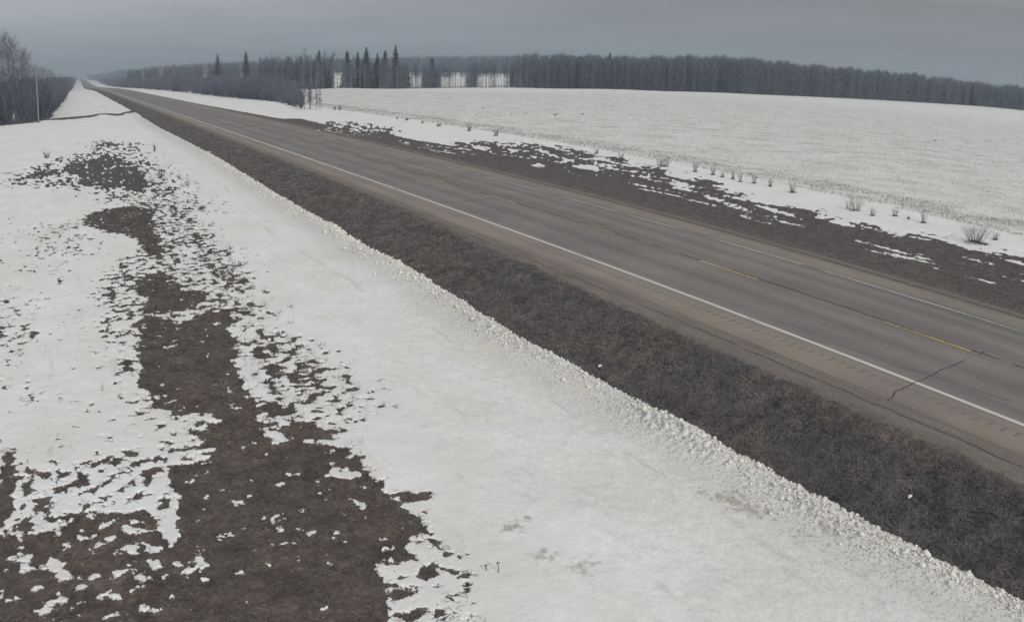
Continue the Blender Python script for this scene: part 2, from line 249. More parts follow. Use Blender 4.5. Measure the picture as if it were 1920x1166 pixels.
mbr = N(t, 'ShaderNodeMix', data_type='RGBA', blend_type='MULTIPLY'); t.links.new(brn, mbr.inputs[0]); t.links.new(gra, mbr.inputs[6]); mbr.inputs[7].default_value = (1.3, 1.12, .96, 1); gra = mbr.outputs[2]
grv = ramp(t, nff, [(.3, (.13, .115, .10)), (.5, (.225, .20, .172)), (.7, (.35, .315, .27))])
grv = mix(t, rng_map(t, noise(t, 1.3, 4, .6, stretch=(2.2, .35, 1)), .35, .7), grv, (.165, .148, .13))
low = mix(t, grav, gra, grv)
sn = ramp(t, nl, [(.3, (.80, .815, .81)), (.7, (.74, .735, .70))])
sn = mix(t, rng_map(t, noise(t, 1.1, 5, .65, stretch=(1.5, .4, 1)), .45, .8, 0, .25), sn, (.60, .60, .58))
sn = mix(t, dirt, sn, ramp(t, nff, [(.35, (.26, .23, .19)), (.65, (.62, .60, .55))]))
sn = mix(t, rng_map(t, math_(t, 'MULTIPLY', stub, rng_map(t, noise(t, 6., 4, .7), .5, .75)), 0, 1, 0, .75), sn, (.20, .17, .13))
sn = mix(t, math_(t, 'MULTIPLY', crm, rng_map(t, noise(t, 16., 3, .75), .53, .60)), sn, (.22, .20, .17))
sn = mix(t, math_(t, 'MULTIPLY', stub, rng_map(t, noise(t, .22, 5, .72), .46, .66, .08, .58)), sn, (.40, .375, .34))
sn = mix(t, rng_map(t, noise(t, .55, 5, .6, stretch=(1.3, .5, 1)), .5, .72, 0, .5), sn, (.70, .665, .58))
sn = mix(t, rng_map(t, noise(t, .9, 6, .7, stretch=(3.2, .5, 1)), .58, .72, 0, .55), sn, (.50, .50, .49))
low = mix(t, math_(t, 'MULTIPLY', rng_map(t, noise(t, 1.7, 5, .65), .40, .62, .45, 0), math_(t, 'ADD', math_(t, 'MULTIPLY', grav, -1.), 1.)), low, (.040, .037, .038))
t.links.new(mix(t, sfac, low, sn), b.inputs['Base Color'])
hh = math_(t, 'ADD', math_(t, 'MULTIPLY', nf, .6), math_(t, 'MULTIPLY', nff, .3))
hg = math_(t, 'ADD', math_(t, 'MULTIPLY', hh, math_(t, 'ADD', math_(t, 'MULTIPLY', sfac, -.75), 1.)), math_(t, 'MULTIPLY', nm, .5))
bump(t, b, hg, .8, .08)
# asphalt
AM, t, b = newmat('old_asphalt', .8, .3)
u = attr(t, 'u'); vy = attr(t, 'v')
wob = math_(t, 'ADD', u, rng_map(t, noise(t, .5, 3, .5, stretch=(1, .12, 1)), 0, 1, -.25, .25))
base = ramp(t, rng_map(t, wob, 14.5, 27.5), [(0.0, (0.256, 0.229, 0.200)), (.19, (0.271, 0.240, 0.210)), (.262, (0.248, 0.229, 0.205)), (.30, (0.187, 0.180, 0.177)), (.365, (0.227, 0.212, 0.200)), (.42, (0.173, 0.164, 0.162)),
  (.48, (0.234, 0.217, 0.203)), (.545, (0.191, 0.177, 0.171)), (.61, (0.179, 0.168, 0.164)), (.66, (0.241, 0.222, 0.203)), (.715, (0.175, 0.167, 0.163)), (.77, (0.234, 0.215, 0.197)), (.83, (0.154, 0.154, 0.162)), (.865, (0.241, 0.217, 0.191)), (1.0, (0.260, 0.232, 0.200))])
fine = ramp(t, noise(t, 60., 3, .7), [(.3, (.55, .55, .55)), (.7, (1.35, 1.33, 1.3))])
md = N(t, 'ShaderNodeMix', data_type='RGBA', blend_type='MULTIPLY'); md.inputs[0].default_value = .6
t.links.new(base, md.inputs[6]); t.links.new(fine, md.inputs[7])
strk = ramp(t, noise(t, 1.6, 5, .65, stretch=(2.5, .06, 1)), [(.3, (.86, .86, .87)), (.7, (1.12, 1.11, 1.08))])
md2 = N(t, 'ShaderNodeMix', data_type='RGBA', blend_type='MULTIPLY'); md2.inputs[0].default_value = 1
t.links.new(md.outputs[2], md2.inputs[6]); t.links.new(strk, md2.inputs[7])
blotch = ramp(t, noise(t, .22, 4, .6), [(.35, (.9, .9, .91)), (.65, (1.1, 1.09, 1.07))])
md3 = N(t, 'ShaderNodeMix', data_type='RGBA', blend_type='MULTIPLY'); md3.inputs[0].default_value = 1
t.links.new(md2.outputs[2], md3.inputs[6]); t.links.new(blotch, md3.inputs[7])
t.links.new(md3.outputs[2], b.inputs['Base Color'])
bump(t, b, noise(t, 45., 3, .7), .35, .01)
def paint(name, c, wear):
    m, t, b = newmat(name, .7, .3)
    w = math_(t, 'ADD', rng_map(t, noise(t, 14., 5, .75), .3, .7), rng_map(t, noise(t, .45, 3, .5), .3, .7, -.45, .45))
    t.links.new(mix(t, rng_map(t, w, wear, wear+.25), c, (.15, .145, .135)), b.inputs['Base Color']); return m
white_paint = paint('white_road_paint', (.60, .59, .55), .80)
worn_paint = paint('worn_white_road_paint', (.50, .48, .43), .60)
yellow_paint = paint('yellow_road_paint', (.54, .40, .15), .62)
crack_m = flat('crack_tar', (.055, .052, .052), (.10, .095, .09), 8)
groove_m = flat('milled_asphalt', (.185, .173, .155), (.215, .20, .18), 8)
blade_m, t, b = newmat('dry_grass_blades', .9, .1)
t.links.new(ramp(t, noise(t, 1.4, 5, .7), [(.3, (.090, .086, .096)), (.45, (.148, .141, .145)), (.6, (.215, .198, .185)), (.75, (.32, .285, .24))]), b.inputs['Base Color'])
blade_b, t, b = newmat('brown_grass_blades', .9, .1)
t.links.new(ramp(t, noise(t, 1.4, 5, .7), [(.3, (.062, .057, .060)), (.45, (.125, .112, .106)), (.6, (.195, .172, .15)), (.75, (.33, .285, .225))]), b.inputs['Base Color'])
stem_m = flat('dead_stems', (.15, .115, .095), (.08, .06, .055), 4)
stub_m = flat('crop_stubble_straw', (.27, .25, .22), (.17, .155, .135), 2)
aspen_bark = flat('aspen_bark', (.27, .265, .26), (.17, .17, .175), 1.5)
twig_m = flat('hazy_bare_twigs', (.135, .158, .195), (.105, .126, .160), .06)  # distance haze's pale blue lift is mixed into the three twig colours
twig_l = flat('pale_hazy_twigs', (.19, .195, .22), (.14, .15, .175), .4)
twig_d = flat('dark_hazy_twigs', (.128, .136, .170), (.098, .110, .144), .06)
spruce_m = flat('spruce_needles', (.012, .022, .016), (.022, .034, .022), .4)
wood_m = flat('weathered_pole_wood', (.25, .245, .245), (.19, .185, .185), 2)
steel_m = flat('galvanised_steel', (.3, .3, .3), (.2, .2, .2), 6, .5)
glass_m = flat('insulator_porcelain', (.10, .06, .05), (.07, .05, .045), 6, .3)
chunk_m = flat('snow_lumps', (.80, .79, .75), (.66, .64, .59), 5)

# ---------------------------------------------------------------- ground field
def sdist(P, X, Y, m):
    """signed distance (inside > 0), only worked out within m metres of the polygon"""
    P = np.array(P); out = np.full(X.shape, -1e3)
    sel = np.where((X > P[:, 0].min()-m) & (X < P[:, 0].max()+m) & (Y > P[:, 1].min()-m) & (Y < P[:, 1].max()+m))[0]
    if len(sel) == 0: return out
    x = X[sel]; y = Y[sel]; d2 = np.full(x.shape, 1e9); ins = np.zeros(x.shape, bool)
    for i in range(len(P)):
        a = P[i-1]; c = P[i]; e = c-a; L = e@e+1e-12
        tt = np.clip(((x-a[0])*e[0]+(y-a[1])*e[1])/L, 0, 1)
        d2 = np.minimum(d2, (x-a[0]-tt*e[0])**2+(y-a[1]-tt*e[1])**2)
        cr = (a[1] > y) != (c[1] > y)
        if abs(e[1]) > 1e-12: ins ^= cr & (x < (y-a[1])*e[0]/e[1]+a[0])
    out[sel] = np.where(ins, 1, -1)*np.sqrt(d2); return out
se = np.array(SEDGE); rb = np.array(RBND)
def bare_field(X, Y):
    d = np.hypot(X, Y); Xr = X-road_dx(Y)
    B = np.full(X.shape, -.75)
    for P in SOLID:
        s = np.clip(.011*d, .12, 1.6); m = 6 if np.array(P)[:, 1].max() > 50 else 2
        B = np.maximum(B, np.clip(sdist(P, X, Y, m)/s*.45, -.75, np.where(d > 65, .20, np.where(X < 1.3, .20, .31))))
    for a, s, P in ZONE: B = np.maximum(B, a+np.clip(sdist(P, X, Y, 3*s)/s*.3, -1, 0))
    for P in LISL: q = sdist(P, X, Y, .6); B = np.where(q > -.15, np.minimum(B, .34-np.clip((q+.07)/.25, 0, 1)*.95), B)
    n = fbm(X*2.6, Y*2.6*np.clip(1.3-.004*d, .5, 1.3), 5, 3, .6)*.85+fbm(X*.55, Y*.4, 3, 9)*.25
    # left verge between the ploughed snow and the gravel
    e = np.interp(Y, se[::-1, 1], se[::-1, 0])+road_dx(Y)*0
    e = np.where(Y < se[:, 1].min(), 12.5, e); e = np.where(Y > 170, 12.7, e)
    L = (Xr-e+.12*fbm(X*1.6, Y*1.6, 4, 21)+.06*fbm(X*7, Y*7, 2, 22))/.10
    left = Xr < 20
    # right verge
    o = np.argsort(rb[:, 1]); f = np.interp(Y, rb[o, 1], rb[o, 0]); f = np.where(Y > 140, np.interp(Y, [140, 200, 700], [31.5, 27.9, 27.6]), f)
    nr = fbm(X*1.3, Y*.26, 5, 31)*.8+fbm(X*3.3, Y*.9, 3, 33)*.3
    Rr = (f-Xr)/.9+nr*1.1
    Rr = np.clip(Rr, -.75, .7)
    for a, s, P in RZONE: Rr = np.maximum(Rr, a+.20+np.clip(sdist(P, X, Y, 3*s)/s*.3, -1, 0)+nr*1.25)
    for a, s, P in RISL:
        q = sdist(P, X, Y, 4*s)
        Rr = np.where(q > -3*s, np.minimum(Rr, -a*1.0+.35+np.clip(-q/s*.3, 0, 1)+nr*1.2), Rr)
    S = np.where(left, np.maximum(B+n, np.clip(L, -1, 1)), Rr)
    # field: thin, wind-scoured snow showing dark soil in places
    fld = sstep(49, 56, Xr)*(1-sstep(360, 460, d))
    band = np.exp(-((d-(150+X*.12))/45)**2)
    nn = fbm(X*.45, Y*.45, 4, 41)
    S = np.where(Xr > 49, np.maximum(S, -.62+.27*fld*band+nn*.75+.14*fbm(X*.03, Y*.03, 3, 43)), S)
    # approach road
    a = approach(X, Y); ap = (Xr < 14)&(Xr > -40)&(Y > 150)&(Y < 240)
    S = np.where(ap, np.maximum(S, (3.0-np.abs(Y-approach_c(X)-.4)+.8*fbm(X*.3, Y*.5, 3, 47))/.8+.25), S)
    return S, e
def snow_bits(X, Y):
    S, e = bare_field(X, Y); Xr = X-road_dx(Y); d = np.hypot(X, Y)
    snow = sstep(.06, -.10, S)
    thick = .07+.03*fbm(X*.25, Y*.25, 3, 51)
    z = ground_z(X, Y)
    # ploughed crumbs beside the verge
    r = np.exp(-((Xr-(e-.45))/.42)**2)*np.clip(.55+1.5*fbm(X*0, Y*.22, 3, 68), .1, 1.3)*(Y < 170)*(Y > -30)
    nearf = 1-sstep(40, 90, d)
    cr_ = np.abs(fbm(X*4.2, Y*4.2, 3, 61))*.15+np.maximum(fbm(X*9, Y*9, 2, 63), 0)*.12*nearf
    z = z+snow*(thick+r*(cr_+.05))
    # soft wind and melt relief of the ditch snow
    dit = np.exp(-((Xr-9.2)/3.0)**2)*(Y < 170)
    z = z+snow*dit*(.07*fbm(X*.9, Y*.3, 5, 65, .6)+.02*fbm(X*5, Y*2.2, 3, 66))
    z = z+snow*(1-dit)*(.022*fbm(X*1.6, Y*1.6, 4, 67))
    # tussocky bare grass
    off = (Xr > 15.1)&(Xr < 27.2)
    gr = (1-snow)*np.where(off, 0, 1)
    sl = sstep(12.2, 12.8, Xr)*(1-sstep(14.6, 15.2, Xr))
    z = z+gr*(.075*fbm(X*2.4, Y*2.4, 5, 71)*(1+.6*sl)+.025)
    # two old ridge tracks in the ditch snow
    return S, snow, z, e
# radial grid: fine where the photograph looks, coarse all round
azf = np.arange(-9.5, 64.5, .068)
az = np.concatenate([np.arange(-180, -30, 6.), np.arange(-30, -9.6, .8), azf, np.arange(64.6, 90, .8), np.arange(90, 180.1, 6.)])
az[-1] = 180
rr = [.6, 2.5, 4.5, 6.5, 8.]; r = 8.8
while r < 5200:
    rr.append(r); r += max(.028, min(r*r/6300., r*.05))
rr = np.array(rr); print('grid', len(az), len(rr), len(az)*len(rr))
AA, RR = np.meshgrid(np.radians(az), rr)
X = (RR*np.sin(AA)).ravel(); Y = (RR*np.cos(AA)).ravel()
S, snow, Z, e_ = snow_bits(X, Y)
Xr = X-road_dx(Y); d = np.hypot(X, Y)
onroad = (Xr > 16.0)&(Xr < 27.3); 
Z = np.where(onroad, np.minimum(Z, ground_z(X, Y))-.05*sstep(16.2, 16.36, Xr)*(1-sstep(26.7, 27.1, Xr)), Z)
Z = np.where((Xr > 14.6)&(Xr < 28.6), np.where(onroad, Z, ground_z(X, Y)+(Z-ground_z(X, Y))*np.where(Xr < 20, 1-sstep(14.6, 15.8, Xr), sstep(27.2, 28.6, Xr))), Z)
gravel = sstep(-.28, .28, Xr-15.05-.6*sstep(15, 45, Y)+.5*fbm(X*1.6, Y*.7, 4, 81)+.25*fbm(X*7, Y*7, 2, 83))*(1-sstep(26.85, 26.95, Xr+.1*fbm(X*2, Y*.6, 2, 82)))
# gravel windrow of the right-hand verge: dark edge, then a pale band thinning into the grass
gravel = np.maximum(gravel, .75*np.exp(-((Xr-27.55)/.25)**2)+.35*sstep(31, 27.6, Xr)*(Xr > 27))
ap = approach(X, Y)*(Xr < 14.2)*(Xr > -40); gravel = np.maximum(gravel, ap*.12)
dirt = np.zeros_like(X)
for P in DIRTY: dirt = np.maximum(dirt, sstep(-.25, .15, sdist(P, X, Y, 2)+.5*fbm(X*6, Y*6, 3, 91)-.12))
dirt = np.maximum(dirt, .75*np.exp(-((Xr-(e_-.35))/.35)**2)*sstep(0.05, .35, fbm(X*5, Y*5, 3, 92))*(Y < 170))
dirt = np.maximum(dirt, .30*np.exp(-((Xr-(e_-.8))/.8)**2)*(Y < 200))
dirt = np.maximum(dirt, .35*np.exp(-((Xr-9.8-.6*np.sin(Y*.11)+.25*fbm(X*0+1, Y*.35, 2, 93))/.09)**2)*sstep(-.05, .25, fbm(X*.7, Y*.3, 2, 94))*(Y < 120))
dirt = np.where(Xr > 20, 0, dirt)
crumb = np.exp(-(np.maximum(e_-Xr, 0)/1.1)**1.3)*(Xr < 13)*(Y < 160)*.9+.12*(Xr < 13)*(Xr > 8)
stub = sstep(47.5, 50, Xr)*(1-sstep(250, 420, d))
na = len(az); nr_ = len(rr); idx = np.arange(na*nr_).reshape(nr_, na)
Fq = np.stack([idx[:-1, :-1], idx[1:, :-1], idx[1:, 1:], idx[:-1, 1:]], -1).reshape(-1, 4)[:, ::-1]
fan = None
g = link('ground', mesh('ground', np.stack([X, Y, Z], 1), Fq, GM, dict(snow=S, gravel=gravel, dirt=dirt, stub=stub, crumb=crumb, brown=np.where(Xr < 10, sstep(60, 15, Y), np.where(Xr < 20, .3+.6*sstep(-.15, .3, fbm(X*.5, Y*.16, 3, 97)), .75))), smooth=True))
tag(g, kind='structure')
# ---------------------------------------------------------------- road
Yr = np.concatenate([np.arange(-60, 120, .75), np.geomspace(120, 4300, 160)]); Yr = np.unique(Yr)
ur = np.array([16.35, 16.37, 17.0, 17.9, 19.7, 21.55, 23.4, 25.25, 26.2, 26.83, 26.85])
def road_z(u, Yv): return zprof(Yv)+np.interp(u, [16.3, 21.55, 26.85], [-.035, .04, -.035])
def strip(name, us, Ys, mat, lift=0., skirt=True, kind='structure', wob=None):
    UU, YY = np.meshgrid(us, Ys); u = UU.ravel(); y = YY.ravel()
    z = road_z(u, y)+lift
    if skirt: z = np.where((u <= us[0]+.001)|(u >= us[-1]-.001), z-.06, z)
    w = 0
    if wob is not None: w = wob(u, y)
    n = len(us); k = len(Ys); ii = np.arange(n*k).reshape(k, n)
    F = np.stack([ii[:-1, :-1], ii[:-1, 1:], ii[1:, 1:], ii[1:, :-1]], -1).reshape(-1, 4)
    o = link(name, mesh(name, np.stack([u+road_dx(y)+w, y, z], 1), F, mat, dict(u=u, v=y), smooth=False)); tag(o, kind=kind); return o
road = strip('road', ur, Yr, AM, 0., True)
strip('road_marking', np.array([17.80, 17.95]), Yr, white_paint, .006, False).name = 'edge_line_marking'
strip('edge_line_marking', np.array([25.18, 25.30]), Yr, worn_paint, .006, False)
mb = MB()
for i in range(-4, 30):
    y0 = 13.05+9.02*i; L = 3.25
    for a_ in np.arange(0, L-.01, L/5):
        u0, u1 = 21.48, 21.59
        mb.add([[u0, y0+a_, road_z(u0, y0+a_)+.006], [u1, y0+a_, road_z(u1, y0+a_)+.006], [u1, y0+a_+L/5, road_z(u1, y0+a_)+.006], [u0, y0+a_+L/5, road_z(u0, y0+a_)+.006]], [[0, 1, 2, 3]])
o = mb.build('centre_line_marking', yellow_paint); tag(o, kind='structure')
mb = MB()
for i, y0 in enumerate(np.arange(2, 110, .36)):
    u0, u1 = 17.12+rng.uniform(-.03, .03), 17.40+rng.uniform(-.03, .03); z0 = road_z(17.2, y0)+.004
    mb.add([[u0, y0, z0-.001], [u1, y0, z0+.001], [u1, y0+.10, z0+.001], [u0, y0+.10, z0-.001]], [[0, 1, 2, 3]])
o = mb.build('rumble_strip', groove_m); tag(o, kind='structure')
def crack(pts, w, jit, lift=.009, step=.12, onroad=True):
    P = np.array(pts); seg = np.hypot(*np.diff(P, axis=0).T); c = np.concatenate([[0], np.cumsum(seg)]); s = np.arange(0, c[-1], step)
    x = np.interp(s, c, P[:, 0]); y = np.interp(s, c, P[:, 1]); t_ = np.stack([np.gradient(x), np.gradient(y)], 1); t_ /= np.linalg.norm(t_, axis=1)[:, None]+1e-9
    nrm = np.stack([-t_[:, 1], t_[:, 0]], 1); sd = rng.randint(100)
    off = jit*fbm(s*1.2, s*0+.3, 4, sd); ww = w*(.5+1.1*np.abs(fbm(s*2.5, s*0+.7, 3, sd+5)))*np.where(fbm(s*.5, s*0, 2, sd+9) < -.28, .1, 1)
    A = np.stack([x, y], 1)+nrm*(off+ww/2)[:, None]; B = np.stack([x, y], 1)+nrm*(off-ww/2)[:, None]
    za = road_z(A[:, 0], A[:, 1])+lift if onroad else ground_z(A[:, 0], A[:, 1])+lift
    zb = road_z(B[:, 0], B[:, 1])+lift if onroad else ground_z(B[:, 0], B[:, 1])+lift
    V = np.concatenate([np.c_[A, za], np.c_[B, zb]]); n = len(s); i = np.arange(n-1)
    return V, np.stack([i+n, i+n+1, i+1, i], 1)
mb = MB()
cc = np.array(CRACKS['center']); cc[:, 0] = 21.66
ys = np.concatenate([np.arange(6, 70, 1.5)]); 
mb.add(*crack([[21.64, y] for y in ys], .075, .09)); mb.add(*crack([[21.62, y] for y in np.arange(70, 180, 5)], .05, .1, step=.5))
mb.add(*crack(CRACKS['cross'][:10], .045, .14)); mb.add(*crack(CRACKS['thin'], .018, .1, .010)); mb.add(*crack(CRACKS['small'], .05, .08, .010))
for y0, x0, x1 in ((29.5, 25.3, 26.7), (20.4, 25.2, 26.8), (47, 22, 26.6), (61, 18, 22), (70, 17, 26)): mb.add(*crack([[x0, y0], [(x0+x1)/2, y0+.4], [x1, y0+.2]], .03, .2, .010))
o = mb.build('pavement_crack', crack_m); tag(o, kind='structure')
mb = MB(); q = [[15.75, y] for y in np.arange(3, 70, 2)]
mb.add(*crack(q, .028, .10, .012, onroad=False)); o = mb.build('shoulder_crack', crack_m); tag(o, kind='structure')
# ---------------------------------------------------------------- ground cover
def zat(x, y): return snow_bits(np.asarray(x, float), np.asarray(y, float))
def blades(n, xs, ys, test, h, w, name, mat, lean=1.2, flatn=.5):
    x = rng.uniform(xs[0], xs[1], n); y = ys[0]*(ys[1]/ys[0])**rng.rand(n) if ys[0] > 0 else rng.uniform(ys[0], ys[1], n)
    S, sn_, z, e = zat(x, y); k = test(x, y, S, e); x, y, z = x[k], y[k], z[k]; dd = np.hypot(x, y)
    sc = np.clip(dd/18, .8, 4)
    ang = 3.1*fbm(x*.5, y*.5, 3, 77)*np.pi+rng.normal(0, .7, len(x)); hh_ = h*rng.uniform(.5, 1.5, len(x)); ln = hh_*lean*rng.uniform(.5, 1.5, len(x))
    P = np.c_[x, y, z-.01]; M = P+np.c_[np.cos(ang)*ln*.4, np.sin(ang)*ln*.4, hh_*.8]; Q = P+np.c_[np.cos(ang)*ln, np.sin(ang)*ln, hh_*flatn]
    mb = MB(); ww = w*sc*rng.uniform(.6, 1.4, len(x)); mb.strips(P, M, ww, ww*.8); mb.strips(M, Q, ww*.8, ww*.3)
    o = mb.build(name, mat); tag(o, kind='stuff'); return o
o = blades(110000, (-4, 9), (9.5, 55), lambda x, y, S, e: (S > -.03)&(x < 9.5), .05, .011, 'dry_grass', blade_b, 3.6, .25)
o = blades(130000, (12, 15.9), (4.5, 230), lambda x, y, S, e: (x > e+.03)&(x < 15.0+.6*sstep(15, 45, y)+.5*fbm(x*1.6, y*.7, 4, 81)-rng.rand(len(x))**2*.5), .06, .011, 'verge_grass', blade_m, 1.6, .55)
o = blades(26000, (27.9, 42), (14, 90), lambda x, y, S, e: (S > .02), .05, .010, 'verge_grass', blade_m, 1.2, .6)
# crop stubble in the field: short straw tufts in drilled rows
n = 42000; yy = 18*(300/18.)**rng.rand(n); row = rng.randint(0, 420, n)*.45; xx = 47.6+row*rng.rand(n)**.6+rng.normal(0, .06, n); xx = np.where(rng.rand(n) < .33, 47.6+rng.randint(0, 14, n)*.45+rng.normal(0, .05, n), xx)
azd = np.degrees(np.arctan2(xx, yy)); k = (azd > 8)&(azd < 66)&(fbm(xx*.3, yy*.3, 3, 15) > -.22); xx, yy = xx[k], yy[k]
zz = ground_z(xx, yy)+.06; dd = np.hypot(xx, yy); sc = np.clip(dd/80, .8, 2.2)
mb = MB()
for j in range(3):
    P = np.c_[xx+rng.normal(0, .03, len(xx)), yy+rng.normal(0, .03, len(xx)), zz]; Q = P+np.c_[rng.normal(0, .03, (len(xx), 2)), rng.uniform(.05, .13, len(xx))]
    mb.strips(P, Q, .015*sc, .010*sc)
o = mb.build('crop_stubble', stub_m); tag(o, kind='stuff')
# snow crumbs thrown up by the plough
def chunks(n, name):
    y = 4.5*(85/4.5)**rng.rand(n); e = np.interp(y, se[::-1, 1], se[::-1, 0]); x = e-np.abs(rng.normal(0, .38, n))*(1+1.1*fbm(y*.35, y*0, 3, 19))+.05
    S, s_, z, e2 = zat(x, y); dd = np.hypot(x, y); r_ = np.exp(rng.normal(-4.15, .62, n))*np.clip(dd/22, .9, 1.7)
    oc = np.array([[1, 0, 0], [0, 1, 0], [-1, 0, 0], [0, -1, 0], [0, 0, 1], [0, 0, -1]], float)
    V = oc[None]*(r_[:, None, None]*rng.uniform(.55, 1.35, (n, 6, 1))); a = rng.uniform(0, 6.28, n); ca, sa = np.cos(a)[:, None], np.sin(a)[:, None]
    Vx = V[..., 0]*ca-V[..., 1]*sa; Vy = V[..., 0]*sa+V[..., 1]*ca
    V = np.stack([Vx+x[:, None], Vy+y[:, None], V[..., 2]*.8+(z+r_*.25)[:, None]], -1).reshape(-1, 3)
    T = np.array([[0, 1, 4], [1, 2, 4], [2, 3, 4], [3, 0, 4], [1, 0, 5], [2, 1, 5], [3, 2, 5], [0, 3, 5]])
    F = (T[None]+np.arange(n)[:, None, None]*6).reshape(-1, 3)
    return tag(link(name, mesh(name, V, F, chunk_m, n=3)), kind='stuff')
chunks(9000, 'snow_crumbs')
# ---------------------------------------------------------------- shrubs of the old fence line
def fan_stems(mb, n, h, w, rad=.008, up=.55, twigs=2, rs=rng):
    a = rs.uniform(0, 6.28, n); r0 = w*.18*np.sqrt(rs.rand(n)); P = np.c_[np.cos(a)*r0, np.sin(a)*r0, np.full(n, -.03)]
    a2 = a+rs.normal(0, .5, n); r1 = w*.5*rs.uniform(.25, 1, n); hh_ = h*rs.uniform(.5, 1.05, n)
    M = P+np.c_[np.cos(a2)*r1*.45, np.sin(a2)*r1*.45, hh_*.6]; Q = P+np.c_[np.cos(a2)*r1, np.sin(a2)*r1, hh_]
    mb.strips(P, M, rad*2, rad*1.5, rs); mb.strips(M, Q, rad*1.5, rad*.6, rs)
    for _ in range(twigs):
        f = rs.uniform(0, 1, (n, 1)); B = M+(Q-M)*f; mb.strips(B, B+np.c_[rs.normal(0, w*.10, (n, 2)), rs.uniform(.1, .28, n)*h], rad, rad*.4, rs)
shrub_labels = ['large twiggy shrub nearest the camera, widest of the snowy fence line', 'small shrub just right of the largest fence-line shrub', 'upright shrub between the largest and the small sprigs on the right snow', 'tiny sprig just left of the upright shrub on the right snow', 'low thin shrub left of the tiny sprig on the right snow', 'small dense shrub just right of the broad grassy-footed shrub', 'broad shrub with a wide grassy foot, second largest of the right fence line', 'dark dense shrub alone on open snow left of the broad grassy-footed one', 'first small shrub left of the dark dense one on the fence line', 'V-shaped small shrub, second left of the dark dense one', 'right one of a close pair of slim shrubs by the stubble edge', 'left one of a close pair of slim shrubs by the stubble edge', 'shortest faint shrub left of the close pair by the stubble', 'pale low shrub right of the tall slender one by the stubble', 'tall slender pale shrub between the wide double one and the row of small ones', 'wide double-clumped shrub midway along the snowy fence line', 'compact dark shrub just left of the wide double-clumped one', 'small sparse shrub left of the compact dark one, above the striped snow', 'upright shrub by the field tracks, right one of the two farther bigger shrubs', 'upright shrub by the field tracks, left one of the two farther bigger shrubs', 'low wide tuft left of the two farther upright shrubs', 'tiny tuft between two low tufts far along the fence line', 'low round tuft far along the fence line, second from the far end of the tufts', 'farthest little dot of a tuft along the field tracks', 'small pale shrub right of the young aspens at the thicket end', 'faint little sapling next to the young aspens at the thicket end']
for i, ((x, y, h, w), lab) in enumerate(zip(SHRUBS, shrub_labels)):
    rs = np.random.RandomState(100+i); d_ = math.hypot(x, y)
    mb = MB(); nst = int(14+26*w) if i else 110
    fan_stems(mb, nst, h*1.15, w*1.0, .006*max(1, d_/45), twigs=2, rs=rs)
    if i in (6, 15): 
        V0 = mb.V; mb2 = MB(); fan_stems(mb2, 22, h*.7, w*.6, .006*max(1, d_/45), rs=rs); V, F = mb2.arrays(); V[:, 1] += w*.5; mb.add(V, F)
    z = float(snow_bits(np.array([x]), np.array([y]))[2][0])
    o = link('shrub', None, None, (x, y, z)); tag(o, lab, 'shrub', 'shrubs along the snowy fence line right of the road')
    V, F = mb.arrays(); link('stems', mesh('stems', V, F, stem_m), o)
    mb = MB(); n = int(60+120*w); a = rs.uniform(0, 6.28, n); rr_ = w*.42*np.sqrt(rs.rand(n)); P = np.c_[np.cos(a)*rr_, np.sin(a)*rr_*.8, np.full(n, -.03)]
    mb.strips(P, P+np.c_[rs.normal(0, .06, (n, 2)), rs.uniform(.04, .15, n)], .012*max(1, d_/45), .006, rs); V, F = mb.arrays(); link('grass_foot', mesh('grass_foot', V, F, blade_m), o)
weed_labels = ['leaning clump of tall dead weeds at the right edge of the speckled grass', 'single thin dead weed standing alone on the far left snow', 'wide sparse stand of dead weeds beside the farther left bare patch', 'low wispy dead weeds right of the wide sparse stand', 'faint dead weeds on the snow left of the farthest bare patch', 'dead weed tuft at the top of the tussocks beside the big grass patch', 'dead weed tuft amid of the tussocks beside the big grass patch', 'thin weed stalks at the lower right tip of the tussocks', 'dark dense weed tuft at the left end of the tussocks', 'low dark weed tuft under the tussocks, just above the near grass tongues']
for i, ((x, y, h, w), lab) in enumerate(zip(WEEDS, weed_labels)):
    rs = np.random.RandomState(300+i); d_ = math.hypot(x, y); mb = MB()
    fan_stems(mb, int(10+30*w), h*1.1, w, .0035*max(1, d_/22), twigs=1, rs=rs); V, F = mb.arrays()
    o = link('dead_weed', mesh('dead_weed', V, F, stem_m), None, (x, y, float(snow_bits(np.array([x]), np.array([y]))[2][0])))
    tag(o, lab, 'weed', 'dead weeds on the left verge')
# the lone stalk stubs by the lower picture edge
for (x, y, h, lab) in ((5.66, 10.88, .16, 'dark knobbed stalk poking from the snow near the bottom centre'), (5.51, 11.01, .07, 'short dark stub in the snow just left of the knobbed stalk')):
    z = float(snow_bits(np.array([x]), np.array([y]))[2][0]); mb = MB(); mb.tube([[0, 0, -.05], [.005, 0, h*.6], [-.01, .01, h]], [.008, .007, .006], 5)
    mb.tube([[-.012, .01, h-.01], [-.02, .015, h+.015], [.03, .01, h+.02]], [.012, .017, .006], 5); o = mb.build('plant_stalk', crack_m); o.location = (x, y, z); tag(o, lab, 'plant stalk')
